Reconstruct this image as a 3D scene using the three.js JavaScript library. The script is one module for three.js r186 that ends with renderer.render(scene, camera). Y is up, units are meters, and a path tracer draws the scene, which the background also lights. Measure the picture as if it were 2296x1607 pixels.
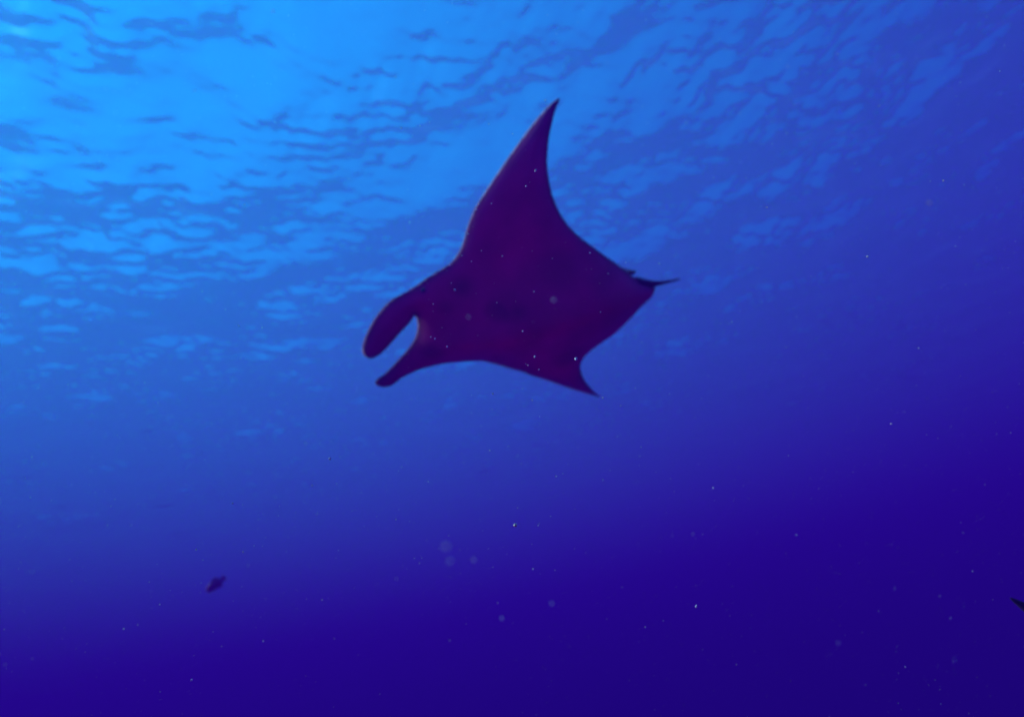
import * as THREE from 'three';
import { mergeGeometries, mergeVertices } from 'three/addons/utils/BufferGeometryUtils.js';
import { SimplexNoise } from 'three/addons/math/SimplexNoise.js';

// ---------------------------------------------------------------- camera, sky, sun, exposure
const scene = new THREE.Scene();
const PITCH = THREE.MathUtils.degToRad(27), ROLL = THREE.MathUtils.degToRad(-12);
const camera = new THREE.PerspectiveCamera(60, 1024 / 716, 0.05, 400);
camera.rotation.set(PITCH, 0, ROLL);
camera.focus = 2;
camera.userData.fStop = 1;
camera.updateMatrixWorld(true);

const SUN = new THREE.Vector3(-0.985, 0.5, -0.2).normalize();
{
  // hazy tropical sky: blue all round above the horizon, brighter towards the sun
  const W = 512, H = 256, data = new Float32Array(W * H * 4);
  for (let r = 0; r < H; r++) {
    const el = ((r + 0.5) / H - 0.5) * Math.PI;
    for (let c = 0; c < W; c++) {
      const az = ((c + 0.5) / W - 0.5) * 2 * Math.PI;
      const x = Math.cos(az) * Math.cos(el), y = Math.sin(el), z = Math.sin(az) * Math.cos(el);
      const gamma = Math.acos(THREE.MathUtils.clamp(x * SUN.x + y * SUN.y + z * SUN.z, -1, 1));
      const glow = Math.exp(-gamma / 1.2);
      let rgb = [0.004, 0.6 * Math.max(0, glow - 0.06), 0.04 + 1.12 * glow];
      if (y <= 0) rgb = [0.036, 0.001, 0.08];  // violet below the horizon, added to light the manta from underneath
      data.set([...rgb, 1], (r * W + c) * 4);
    }
  }
  const sky = new THREE.DataTexture(data, W, H, THREE.RGBAFormat, THREE.FloatType);
  sky.mapping = THREE.EquirectangularReflectionMapping;
  sky.magFilter = THREE.LinearFilter;
  sky.needsUpdate = true;
  scene.background = sky;
  scene.environment = sky;
}
const sun = new THREE.DirectionalLight(new THREE.Color().setRGB(1, 0.95, 0.88), 4.6);
sun.shadow.radius = 14;   // veiled by high haze
sun.name = 'sun';
sun.position.copy(SUN).multiplyScalar(60);
sun.castShadow = true;
sun.shadow.mapSize.set(2048, 2048);
Object.assign(sun.shadow.camera, { left: -40, right: 40, top: 40, bottom: -40, near: 1, far: 140 });
scene.add(sun, sun.target);

const renderer = new THREE.WebGLRenderer();
renderer.shadowMap.enabled = true;
renderer.toneMapping = THREE.LinearToneMapping;
renderer.toneMappingExposure = 3;

// sea water scatters blue and a little red: this is the veil between the lens and everything
scene.fog = new THREE.FogExp2(new THREE.Color().setRGB(0.107, 0.01, 1), 0.07);

// ---------------------------------------------------------------- helpers
let seed = 7;
const rnd = () => { seed = (seed + 0x6d2b79f5) | 0; let t = Math.imul(seed ^ (seed >>> 15), 1 | seed); t = (t + Math.imul(t ^ (t >>> 7), 61 | t)) ^ t; return ((t ^ (t >>> 14)) >>> 0) / 4294967296; };
const gauss = () => Math.sqrt(-2 * Math.log(1 - rnd())) * Math.cos(2 * Math.PI * rnd());
const simplex = new SimplexNoise({ random: rnd });
function tag(o, label, category, group, kind) {
  if (label) o.userData.label = label;
  if (category) o.userData.category = category;
  if (group) o.userData.group = group;
  if (kind) o.userData.kind = kind;
  return o;
}
function obj(name, geometry, material, parent = scene) {
  const m = new THREE.Mesh(geometry, material);
  m.name = name; m.castShadow = m.receiveShadow = true;
  parent.add(m);
  return m;
}

// a tube through points whose radius runs through the given ones, closed at the ends
function whip(points, radii) {
  const curve = new THREE.CatmullRomCurve3(points.map((p) => new THREE.Vector3(...p))), n = 40, m = 12;
  const g = new THREE.TubeGeometry(curve, n, 1, m), p = g.attributes.position, c = new THREE.Vector3(), v = new THREE.Vector3();
  for (let i = 0; i <= n; i++) {
    const t = (i / n) * (radii.length - 1), a = Math.min(radii.length - 2, Math.floor(t)), r = i === n ? 0.0005 : radii[a] + (radii[a + 1] - radii[a]) * (t - a);
    curve.getPointAt(i / n, c);
    for (let j = 0; j <= m; j++) { const k = i * (m + 1) + j; v.fromBufferAttribute(p, k).sub(c).normalize().multiplyScalar(r).add(c); p.setXYZ(k, v.x, v.y, v.z); }
  }
  g.computeVertexNormals();
  return g;
}

// ---------------------------------------------------------------- the sea surface, seen from below
const SURFACE = 8;
{
  const waves = [];
  for (let i = 0; i < 110; i++) {
    const L = 0.16 * Math.pow(22, rnd());
    const k = 2 * Math.PI / L, th = Math.PI / 2 + 0.15 + gauss() * 0.8;
    waves.push([k * Math.cos(th), k * Math.sin(th), rnd() * 6.283, (L < 1 ? 0.043 : 0.03) / k, L]);
  }
  // fine where the ripples can be told apart, coarser towards the far edges
  const line = (lo, hi, fineLo, fineHi) => {
    const out = [];
    for (let v = fineLo, d = 0.05; v > lo; v -= (d *= 1.06)) out.unshift(v);
    for (let v = fineLo + 0.05; v < fineHi; v += 0.05) out.push(v);
    for (let v = fineHi, d = 0.05; v < hi; v += (d *= 1.06)) out.push(v);
    return out;
  };
  const xs = line(-90, 90, -20, 16), zs = line(-110, 60, -25, -2), nx = xs.length - 1, nz = zs.length - 1;
  const pos = new Float32Array((nx + 1) * (nz + 1) * 3), nor = new Float32Array(pos.length), idx = new Uint32Array(nx * nz * 6);
  let p = 0;
  for (let j = 0; j <= nz; j++) for (let i = 0; i <= nx; i++) {
    const x = xs[i], z = zs[j], cell = Math.max(xs[Math.min(nx, i + 1)] - xs[Math.min(nx - 1, i)], zs[Math.min(nz, j + 1)] - zs[Math.min(nz - 1, j)]);
    let y = 0, dx = 0, dz = 0;
    const gust = THREE.MathUtils.clamp(0.95 + 0.75 * simplex.noise(x * 0.16, z * 0.3) + 0.4 * simplex.noise(x * 0.5 + 9, z * 0.8), 0.3, 1.7);   // cat's paws
    for (const [kx, kz, ph, a0, L] of waves) {
      const a = a0 * THREE.MathUtils.clamp(L / cell / 3 - 0.7, 0, 1) * (L < 0.9 ? gust : 1);   // waves that the mesh is too coarse for flatten out
      if (!a) continue;
      const t = kx * x + kz * z + ph, c = a * Math.cos(t); y += a * Math.sin(t); dx += c * kx; dz += c * kz; }
    pos[p] = x; pos[p + 1] = SURFACE + y; pos[p + 2] = z;
    const l = Math.hypot(dx, 1, dz);
    nor[p] = -dx / l; nor[p + 1] = 1 / l; nor[p + 2] = -dz / l;
    p += 3;
  }
  let q = 0;
  for (let j = 0; j < nz; j++) for (let i = 0; i < nx; i++) {
    const a = j * (nx + 1) + i, b = a + 1, c = a + nx + 1, d = c + 1;
    idx.set([a, c, b, b, c, d], q); q += 6;
  }
  const g = new THREE.BufferGeometry();
  g.setAttribute('position', new THREE.BufferAttribute(pos, 3));
  g.setAttribute('normal', new THREE.BufferAttribute(nor, 3));
  g.setIndex(new THREE.BufferAttribute(idx, 1));
  const water = new THREE.MeshPhysicalMaterial({ color: new THREE.Color().setRGB(0.03, 0.75, 1), roughness: 0.3, transmission: 1, thickness: 1, ior: 1.333, transparent: true, opacity: 0.5, side: THREE.DoubleSide });
  tag(obj('sea', g, water), 'rippled sea surface seen from below', 'water', null, 'structure');
}

// ---------------------------------------------------------------- manta ray
{
  // planform of the disc, millimetres: x forward along the body, y along the span
  const P = [-839,1603,-787,1543,-732,1470,-684,1388,-640,1308,-601,1229,-568,1150,-542,1071,-525,992,-515,911,-512,830,-519,746,-540,652,-576,561,-639,463,-721,368,-807,270,-896,179,-956,106,-1034,19,-1100,-35,-1152,-68,-1216,-136,-1177,-207,-1080,-266,-1001,-332,-904,-406,-807,-472,-711,-517,-614,-564,-537,-620,-501,-683,-492,-747,-506,-841,-535,-952,-589,-1093,-673,-1290,-830,-1648,-663,-1368,-537,-1199,-425,-1067,-321,-943,-224,-836,-132,-744,-43,-665,41,-579,125,-518,206,-451,285,-391,356,-345,447,-317,530,-295,612,-277,695,-263,779,-258,864,-259,952,-270,1023,-285,1073,-315,1129,-333,1185,-321,1225,-288,1236,-257,1209,-232,1134,-203,1054,-153,971,-95,889,-38,833,16,795,75,779,122,773,172,777,207,806,173,857,136,915,102,987,54,1058,5,1117,-30,1170,-44,1211,-43,1241,-10,1249,28,1234,76,1197,134,1146,195,1089,254,1026,302,957,348,884,377,799,394,711,419,638,448,568,469,479,494,408,515,357,550,303,600,263,654,222,723,175,792,111,872,43,936,-45,1012,-135,1090,-225,1168,-337,1261,-452,1357,-566,1447,-655,1510,-743,1565,-804,1592];
  const ring = [];
  for (let i = 0; i < P.length; i += 2) ring.push([P[i] / 1000, P[i + 1] / 1000]);
  const sdf = (x, y) => {   // positive inside
    let d = 1e9, s = -1;
    for (let i = 0, j = ring.length - 1; i < ring.length; j = i++) {
      const [ax, ay] = ring[j], [bx, by] = ring[i], ex = bx - ax, ey = by - ay;
      const t = Math.max(0, Math.min(1, ((x - ax) * ex + (y - ay) * ey) / (ex * ex + ey * ey)));
      d = Math.min(d, (x - ax - ex * t) ** 2 + (y - ay - ey * t) ** 2);
      if ((ay > y) !== (by > y) && x < ax + ((y - ay) / ey) * ex) s = -s;
    }
    return s * Math.sqrt(d);
  };
  const KU = 0.434, KL = 0.574, AXIS = -0.05;
  // half thickness of the belly and of the back
  const half = (x, y, d, belly) => {
    const e = (w) => { const t = Math.min(1, Math.max(0, d) / w); return 1 - (1 - t) ** 2; };
    const skin = 0.035 * e(0.12) + 0.05 * e(0.3);
    const u = (x + 0.2) / 0.8, v = (y - AXIS) / 0.32;
    const trunk = (belly ? 0.24 : 0.15) * Math.exp(-(v * v)) * Math.exp(-Math.pow(Math.abs(u), 3)) * e(0.3);
    const spine = 0.04 * Math.exp(-(((y - AXIS + 0.02) / 0.1) ** 2)) * (x < 0.5 ? 1 : Math.exp(-(((x - 0.5) / 0.2) ** 2))) * e(0.12);
    return skin + trunk + spine;
  };
  const bend = (x, y, h, out) => {
    const k = y > 0 ? KU : KL, ph = k * Math.abs(y), s = Math.sign(y) || 1;
    const by = s * Math.sin(ph) / k, bz = -(1 - Math.cos(ph)) / k;
    // normal of the bent sheet
    out.push(x, -(by + h * s * Math.sin(ph)), bz + h * Math.cos(ph));
  };
  const step = 0.022, x0 = -1.26, y0 = -1.70, nx = Math.ceil(2.56 / step), ny = Math.ceil(3.36 / step);
  const D = new Float32Array((nx + 1) * (ny + 1));
  for (let j = 0; j <= ny; j++) for (let i = 0; i <= nx; i++) D[j * (nx + 1) + i] = sdf(x0 + i * step, y0 + j * step);
  const SHADE_BLOTCHES = [[0.38, 0.33, 0.12, 0.50],[0.17, 0.14, 0.10, 0.50],[0.03, 0.09, 0.10, 0.40],[0.74, -0.09, 0.12, 0.45],[-0.37, 0.29, 0.20, 0.35],[-0.74, -0.14, 0.20, 0.30],[-0.36, -0.45, 0.16, 0.45],[0.54, 0.22, 0.10, 0.35]];
  const pos = [], idx = [], uv = [], col = [], map = new Map();
  const vert = (key, x, y, d, belly) => {
    key = d <= 1e-6 ? 'e' + key : (belly ? 'b' : 'd') + key;
    if (!map.has(key)) {
      map.set(key, pos.length / 3);
      bend(x, y, d <= 1e-6 ? 0 : half(x, y, d, belly) * (belly ? 1 : -1), pos);
      uv.push(x, y);
      // dark back, plum belly belly with body shading painted in as darker blotches
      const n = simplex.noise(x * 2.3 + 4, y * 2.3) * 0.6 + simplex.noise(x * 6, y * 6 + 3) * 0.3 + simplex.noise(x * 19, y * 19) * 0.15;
      let blotShade = 1;   // soft shade behind the mouth and in the wing fold, painted into skin colour
      for (const [bx, by, r, s] of SHADE_BLOTCHES) blotShade -= s * THREE.MathUtils.smoothstep(1.25 - Math.hypot(x - bx, (y - by) * 1.3) / r + 0.5 * n, 0, 1);
      const m = belly ? (0.25 + 0.75 * THREE.MathUtils.smoothstep(d, 0, 0.05)) * THREE.MathUtils.clamp((0.95 + 0.3 * n) * Math.max(0.3, blotShade), 0.25, 1.3) : 0.2 + 0.7 * THREE.MathUtils.smoothstep(d, 0.02, 0.09);  // skin colour darkened along the edges to hold down the sunlit rim
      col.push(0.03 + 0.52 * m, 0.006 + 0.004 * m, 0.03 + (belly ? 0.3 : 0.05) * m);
    }
    return map.get(key);
  };
  for (const belly of [true, false]) for (let j = 0; j < ny; j++) for (let i = 0; i < nx; i++) {
    const c = [[i, j], [i + 1, j], [i + 1, j + 1], [i, j + 1]], poly = [];
    for (let n = 0; n < 4; n++) {
      const [ai, aj] = c[n], [bi, bj] = c[(n + 1) % 4], ka = aj * (nx + 1) + ai, kb = bj * (nx + 1) + bi, da = D[ka], db = D[kb];
      if (da > 0) poly.push(vert(ka, x0 + ai * step, y0 + aj * step, da, belly));
      if ((da > 0) !== (db > 0)) {
        const t = da / (da - db);
        poly.push(vert(Math.min(ka, kb) + '_' + Math.max(ka, kb), x0 + (ai + (bi - ai) * t) * step, y0 + (aj + (bj - aj) * t) * step, 0, belly));
      }
    }
    for (let n = 2; n < poly.length; n++) belly ? idx.push(poly[0], poly[n], poly[n - 1]) : idx.push(poly[0], poly[n - 1], poly[n]);
  }
  const body = new THREE.BufferGeometry();
  body.setAttribute('position', new THREE.Float32BufferAttribute(pos, 3));
  body.setAttribute('uv', new THREE.Float32BufferAttribute(uv, 2));
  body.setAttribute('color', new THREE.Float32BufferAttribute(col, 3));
  body.setIndex(idx);
  body.computeVertexNormals();

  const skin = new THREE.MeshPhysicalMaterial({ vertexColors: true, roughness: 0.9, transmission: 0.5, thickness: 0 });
  const back = new THREE.MeshStandardMaterial({ color: new THREE.Color().setRGB(0.05, 0.006, 0.04), roughness: 0.75 });
  const ray = new THREE.Group();
  ray.name = 'manta_ray';
  // heading left and a little down, banked with the belly to the lens
  const toWorld = new THREE.Matrix4().makeRotationFromEuler(new THREE.Euler(PITCH, 0, ROLL));
  const F = new THREE.Vector3(-0.95123, -0.27818, 0.13336), S = new THREE.Vector3(-0.20301, 0.88996, 0.40837), N = new THREE.Vector3(0.23228, -0.36138, 0.90302);
  ray.position.set(0.02747, 0.37055, -5).applyMatrix4(toWorld);
  ray.quaternion.setFromRotationMatrix(toWorld.clone().multiply(new THREE.Matrix4().makeBasis(F, S.clone().negate(), N)));
  scene.add(ray);
  tag(ray, 'large dark manta ray gliding below the rippled surface', 'manta ray');
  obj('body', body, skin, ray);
  // whip tail
  obj('tail', whip([[-1.04, 0.04, 0.0], [-1.168, 0.084, 0.0], [-1.26, 0.099, 0.0], [-1.353, 0.108, 0.0], [-1.445, 0.112, 0.0]], [0.055, 0.04, 0.02, 0.012, 0.006]), back, ray);
  // small dorsal fin standing on the tail root
  {
    const sh = new THREE.Shape();
    sh.moveTo(-0.74, 0); sh.quadraticCurveTo(-0.83, 0.17, -0.93, 0.21); sh.quadraticCurveTo(-0.985, 0.225, -1.0, 0.19); sh.quadraticCurveTo(-0.985, 0.1, -1.06, 0); sh.closePath();
    const g = new THREE.ExtrudeGeometry(sh, { depth: 0.012, bevelEnabled: true, bevelThickness: 0.008, bevelSize: 0.012, bevelSegments: 3, curveSegments: 10 });
    g.translate(0, 0, -0.006).rotateX(-Math.PI / 2);   // height now points to the back, -z
    g.rotateX(Math.PI).scale(1, -1, 1);
    const p = g.attributes.position;
    for (let i = 0; i < p.count; i++) p.setZ(i, -Math.abs(p.getZ(i)) - 0.02);
    g.computeVertexNormals();
    g.scale(0.9, 1, 1.8).translate(-0.11, -0.04, 0);
    obj('dorsal_fin', g, back, ray);
  }
  const eyeMat = new THREE.MeshPhysicalMaterial({ color: 0x050308, roughness: 0.2, clearcoat: 1 });
  for (const [x, y, z] of [[0.66, -0.37, 0.0], [0.62, 0.235, 0.0]]) {
    const e = new THREE.SphereGeometry(0.026, 16, 12);
    obj('eye', e, eyeMat, ray).position.set(x, y, z);
  }
}

// ---------------------------------------------------------------- small fish low on the left
const fishSkin = new THREE.MeshStandardMaterial({ color: new THREE.Color().setRGB(0.35, 0.006, 0.12), roughness: 0.7 });
{
  const fish = new THREE.Group();
  fish.name = 'small_fish';
  fish.position.set(-4.899, 2.025, -9.069);
  fish.scale.setScalar(1.35);
  const ax = new THREE.Vector3(-0.8, -0.5, 0.15).normalize(), up = new THREE.Vector3(-0.45, 0.85, 0.2), side = new THREE.Vector3().crossVectors(ax, up).normalize();
  up.crossVectors(side, ax);
  fish.quaternion.setFromRotationMatrix(new THREE.Matrix4().makeBasis(ax, up, side));
  scene.add(fish);
  tag(fish, 'small dark oval fish swimming alone low on the left', 'fish');
  const prof = [[0.0, -0.085], [0.014, -0.08], [0.02, -0.06], [0.04, -0.02], [0.047, 0.02], [0.04, 0.06], [0.026, 0.085], [0.008, 0.1], [0, 0.102]].map(([r, t]) => new THREE.Vector2(r, t));
  const b = new THREE.LatheGeometry(new THREE.SplineCurve(prof).getPoints(24).map((v) => new THREE.Vector2(Math.max(0, v.x), v.y)), 20).rotateZ(-Math.PI / 2).scale(1, 1, 0.55);
  obj('body', b, fishSkin, fish);
  const flat = (pts) => { const sh = new THREE.Shape(pts.map(([x, y]) => new THREE.Vector2(x, y))); return new THREE.ExtrudeGeometry(sh, { depth: 0.003, bevelEnabled: true, bevelThickness: 0.001, bevelSize: 0.002, bevelSegments: 2 }).translate(0, 0, -0.0015); };
  obj('tail_fin', flat([[-0.075, 0.014], [-0.118, 0.034], [-0.114, 0], [-0.118, -0.034], [-0.075, -0.014]]), fishSkin, fish);
  obj('dorsal_fin', flat([[0.05, 0.035], [0.0, 0.064], [-0.05, 0.058], [-0.065, 0.02]]), fishSkin, fish);
  obj('anal_fin', flat([[0.0, -0.04], [-0.03, -0.06], [-0.06, -0.05], [-0.065, -0.02]]), fishSkin, fish);
}

// ---------------------------------------------------------------- black fish reaching in at the right edge
{
  const fish = new THREE.Group();
  fish.name = 'slender_fish';
  fish.position.set(1.273, -0.17, -1.885);
  const ax = new THREE.Vector3(1.135, -0.055, -1.823).sub(fish.position).normalize(), side = new THREE.Vector3(0, 0, 1).cross(ax).normalize(), third = new THREE.Vector3().crossVectors(ax, side);
  fish.quaternion.setFromRotationMatrix(new THREE.Matrix4().makeBasis(ax, side, third));
  scene.add(fish);
  tag(fish, 'black pointed snout of a slender fish entering at the right edge', 'fish');
  const dark = new THREE.MeshStandardMaterial({ color: new THREE.Color().setRGB(0.015, 0.01, 0.04), roughness: 0.8 });
  const prof = [[0, -0.2], [0.008, -0.18], [0.016, -0.12], [0.022, -0.02], [0.02, 0.08], [0.013, 0.14], [0.008, 0.17], [0.0035, 0.193], [0, 0.2]].map(([r, t]) => new THREE.Vector2(r, t));
  obj('body', new THREE.LatheGeometry(new THREE.SplineCurve(prof).getPoints(40).map((v) => new THREE.Vector2(Math.max(0, v.x), v.y)), 20).rotateZ(-Math.PI / 2), dark, fish);
  const sh = new THREE.Shape([[-0.19, 0.006], [-0.25, 0.035], [-0.235, 0], [-0.25, -0.035], [-0.19, -0.006]].map(([x, y]) => new THREE.Vector2(x, y)));
  obj('tail_fin', new THREE.ExtrudeGeometry(sh, { depth: 0.002, bevelEnabled: true, bevelThickness: 0.001, bevelSize: 0.001, bevelSegments: 2 }).translate(0, 0, -0.001), dark, fish);
}

// ---------------------------------------------------------------- drifting specks
{
  const grains = [0, 1, 2, 3].map((k) => {
    const g = mergeVertices(new THREE.IcosahedronGeometry(1, 1).deleteAttribute('normal').deleteAttribute('uv')), p = g.attributes.position, v = new THREE.Vector3();
    for (let i = 0; i < p.count; i++) { v.fromBufferAttribute(p, i); v.multiplyScalar(1 + 0.45 * simplex.noise3d(v.x * 1.3 + k * 7, v.y * 1.3, v.z * 1.3)); p.setXYZ(i, v.x * (k % 2 ? 1.35 : 1), v.y, v.z); }
    g.computeVertexNormals();
    return g;
  });
  const pale = new THREE.MeshStandardMaterial({ color: new THREE.Color().setRGB(0.8, 0.86, 0.88), roughness: 0.9 });
  const yellow = new THREE.MeshStandardMaterial({ color: new THREE.Color().setRGB(0.85, 0.88, 0.5), roughness: 0.9 });
  // x, y, z in millimetres and radius in hundredths of a millimetre
  const SHARP = [189,1337,-1429,357,155,1337,-1488,245,0,1450,-1652,337,-11,1383,-1600,260,37,1276,-1463,179,-54,1285,-1592,254,-90,1238,-1634,192,-60,1148,-1554,181,-141,1271,-1717,267,-127,1072,-1575,299,-140,1149,-1645,157,-215,1125,-1706,193,38,1202,-1633,254,-202,1007,-1794,260,-255,1072,-1820,200,-251,1103,-1890,242,51,954,-1702,247,119,1124,-1758,197,325,1032,-1824,199,72,878,-1744,309,187,803,-1668,469,51,963,-1968,243,76,841,-1765,248,-82,804,-1790,248,281,804,-2017,274,37,800,-1898,228,427,1118,-1692,192,336,1228,-1755,202,259,1501,-1323,177,160,1613,-1532,166,-24,1217,-1603,188,-10,1010,-1597,149,202,1212,-1718,165,-212,1764,-1543,276,-129,1554,-1366,183,87,1636,-1490,197,-99,428,-1975,592,438,107,-2313,355,253,78,-2320,212,528,409,-1954,259,-686,787,-2001,432,-1017,695,-1980,245,-1469,398,-2142,281,-1045,561,-2113,252,-1124,560,-1959,269,-1350,453,-2144,214,-1051,284,-2277,290,-1156,185,-2022,254,-817,369,-2222,217,1183,976,-1734,301,914,1190,-1658,272,1407,1093,-1577,224,-775,1571,-1550,211,1125,486,-1943,230,1390,748,-2037,218,-696,653,-1852,197,-485,537,-2023,207,-345,609,-1923,167,-136,684,-1968,208,58,528,-1884,194,-28,405,-1941,193,1092,-204,-2473,178,-79,322,-2208,285,-861,1192,-1692,207,-834,1242,-1805,219];
  const BLURRED = [-122,174,-983,187,-132,150,-819,215,-120,151,-731,229,-19,97,-1058,181,-109,97,-1138,168,-420,471,-1092,145,-286,1112,-666,161,-487,1098,-773,145,679,523,-805,187,-56,536,-873,175,82,500,-817,187];
  let n = 0;
  const speck = (list, i, label, group, mat = pale) => {
    const m = obj('plankton_speck' + (n ? '_' + String(n).padStart(3, '0') : ''), grains[n % 4], mat);
    n++;
    m.position.set(list[i] / 1000, list[i + 1] / 1000, list[i + 2] / 1000);
    m.scale.setScalar(list[i + 3] / 100000);
    m.rotation.set(rnd() * 6, rnd() * 6, rnd() * 6);
    tag(m, label, 'plankton', group);
  };
  const SHARP_LABELS = [
    "brightest white speck on the outer part of the manta ray's upper wing",
    "white speck midway along the manta ray's upper wing",
    "larger of two close specks on the front edge of the upper wing",
    "smaller and lower of two close specks on the upper wing's front edge",
    "faint speck just inside the front edge of the upper wing",
    "single speck on the upper wing's front edge near its root",
    "small speck on the manta ray's shoulder below the upper wing root",
    "small speck on the shoulder, right of the wing's front edge",
    "speck where the upper head fin meets the shoulder outline",
    "bright white speck on the manta ray's head behind the upper head fin",
    "faint speck just above the bright one on the head",
    "faint speck on the root of the upper head fin",
    "white speck mid body, just under the upper wing",
    "bright white speck low on the head, behind the lower head fin",
    "left one of a close pair of specks behind the mouth opening",
    "right one of a close pair of specks behind the mouth opening",
    "white speck low in the middle of the manta ray's belly",
    "faint speck in the very middle of the belly",
    "speck on the rear of the body towards the tail",
    "bright speck at the front of the lower wing root",
    "large white speck before the manta ray at its lower wing's rear root",
    "small white speck near the lower wing's front edge, lower left of the large one",
    "dull speck on the front half of the lower wing",
    "white speck in the water below the lower wing's front edge",
    "white speck touching the pointed tip of the lower wing",
    "faint speck in the water under the middle of the lower wing",
    "tiny speck in the water just above the dorsal fin",
    "faint speck on the rear edge of the upper wing",
    "speck in the water just left of the upper wing tip",
    "faint speck left of the upper wing's front edge, a third down",
    "faint speck inside the shoulder above the head",
    "very faint speck on the belly behind the head",
    "very faint speck on the rear body below the upper wing",
    "larger of two neighbouring specks in bright water left of the upper wing",
    "smaller of two neighbouring specks in bright water left of the upper wing",
    "lone faint speck high between the two specks and the wing tip",
    "brightest yellowish speck, alone in dark water below the manta ray",
    "bright blue white speck in dark water at the lower right",
    "small speck just lower left of the bright blue white one",
    "small speck in dark water right of and below the lower wing tip",
    "bright white speck in mid water below and left of the head fins",
    "small white speck in mid water above and right of the small fish",
    "bright speck at the lower left below the small fish",
    "speck just above and right of the small fish",
    "speck above the small fish, slightly to its left",
    "faint speck left of the small fish",
    "elongated speck below and right of the small fish",
    "small speck directly below the small fish near the bottom",
    "small speck to the right of the small fish at its height",
    "bright white speck in purple water at the far right, right of the tail",
    "speck among the ripples right of the upper wing",
    "speck among the ripples at the upper right corner",
    "speck in blue water well left of the upper wing",
    "faint speck low at the far right above the dark water",
    "faint speck at the far right below the last ripples",
    "small speck below and left of the bright mid water speck",
    "faint speck left of the yellowish speck",
    "white speck directly above the blurred pale specks",
    "speck above the yellowish speck, towards the lower wing",
    "faint speck above and right of the yellowish speck",
    "faint speck immediately right of the yellowish speck",
    "faint lone speck in the dark bottom right corner",
    "elongated speck between the yellowish speck and the bottom blurred one",
    "left one of two specks left of the upper head fin",
    "right one of two specks left of the upper head fin",
  ];
  const BLURRED_LABELS = [
    "compact blurred speck, brightest of three pale discs below the manta ray",
    "pale blurred disc left of the brightest one below the manta ray",
    "largest and faintest blurred disc, topmost of three below the manta ray",
    "blurred speck low in the middle of the dark water",
    "faint blurred speck low in dark water left of another blurred one",
    "blurred speck left of the bright mid water speck",
    "blurred speck at the top edge in the bright water",
    "blurred speck in the bright water at the upper left",
    "blurred greenish speck among the ripples at the far right",
    "pale smudged speck on the manta ray's head near the mouth",
    "pale smudged speck on the rear belly of the manta ray",
  ];
  SHARP_LABELS.forEach((l, i) => speck(SHARP, i * 4, l, i < 36 ? 'sharp specks near the manta ray' : 'sharp specks in open water', i === 36 ? yellow : pale));
  BLURRED_LABELS.forEach((l, i) => speck(BLURRED, i * 4, l, 'blurred specks near the lens'));
  // the finer dust, too small to count
  const N = 60000, dust = new THREE.InstancedMesh(grains[0], pale, N), M = new THREE.Matrix4(), Q = new THREE.Quaternion(), V = new THREE.Vector3(), E = new THREE.Euler();
  for (let i = 0; i < N; i++) {
    do V.set((rnd() - 0.5) * 8, -12 * Math.pow(rnd(), 3) + rnd() * 5, 0.5 - rnd() * 6.5); while (V.length() < 1.2);
    const r = 0.0003 + 0.0009 * Math.pow(rnd(), 3);
    M.compose(V, Q.setFromEuler(E.set(rnd() * 6, rnd() * 6, rnd() * 6)), new THREE.Vector3(r, r, r));
    dust.setMatrixAt(i, M);
  }
  dust.name = 'marine_snow';
  dust.castShadow = dust.receiveShadow = true;
  scene.add(dust);
  tag(dust, 'fine pale dust drifting all through the water', 'marine snow', null, 'stuff');
}

renderer.render(scene, camera);
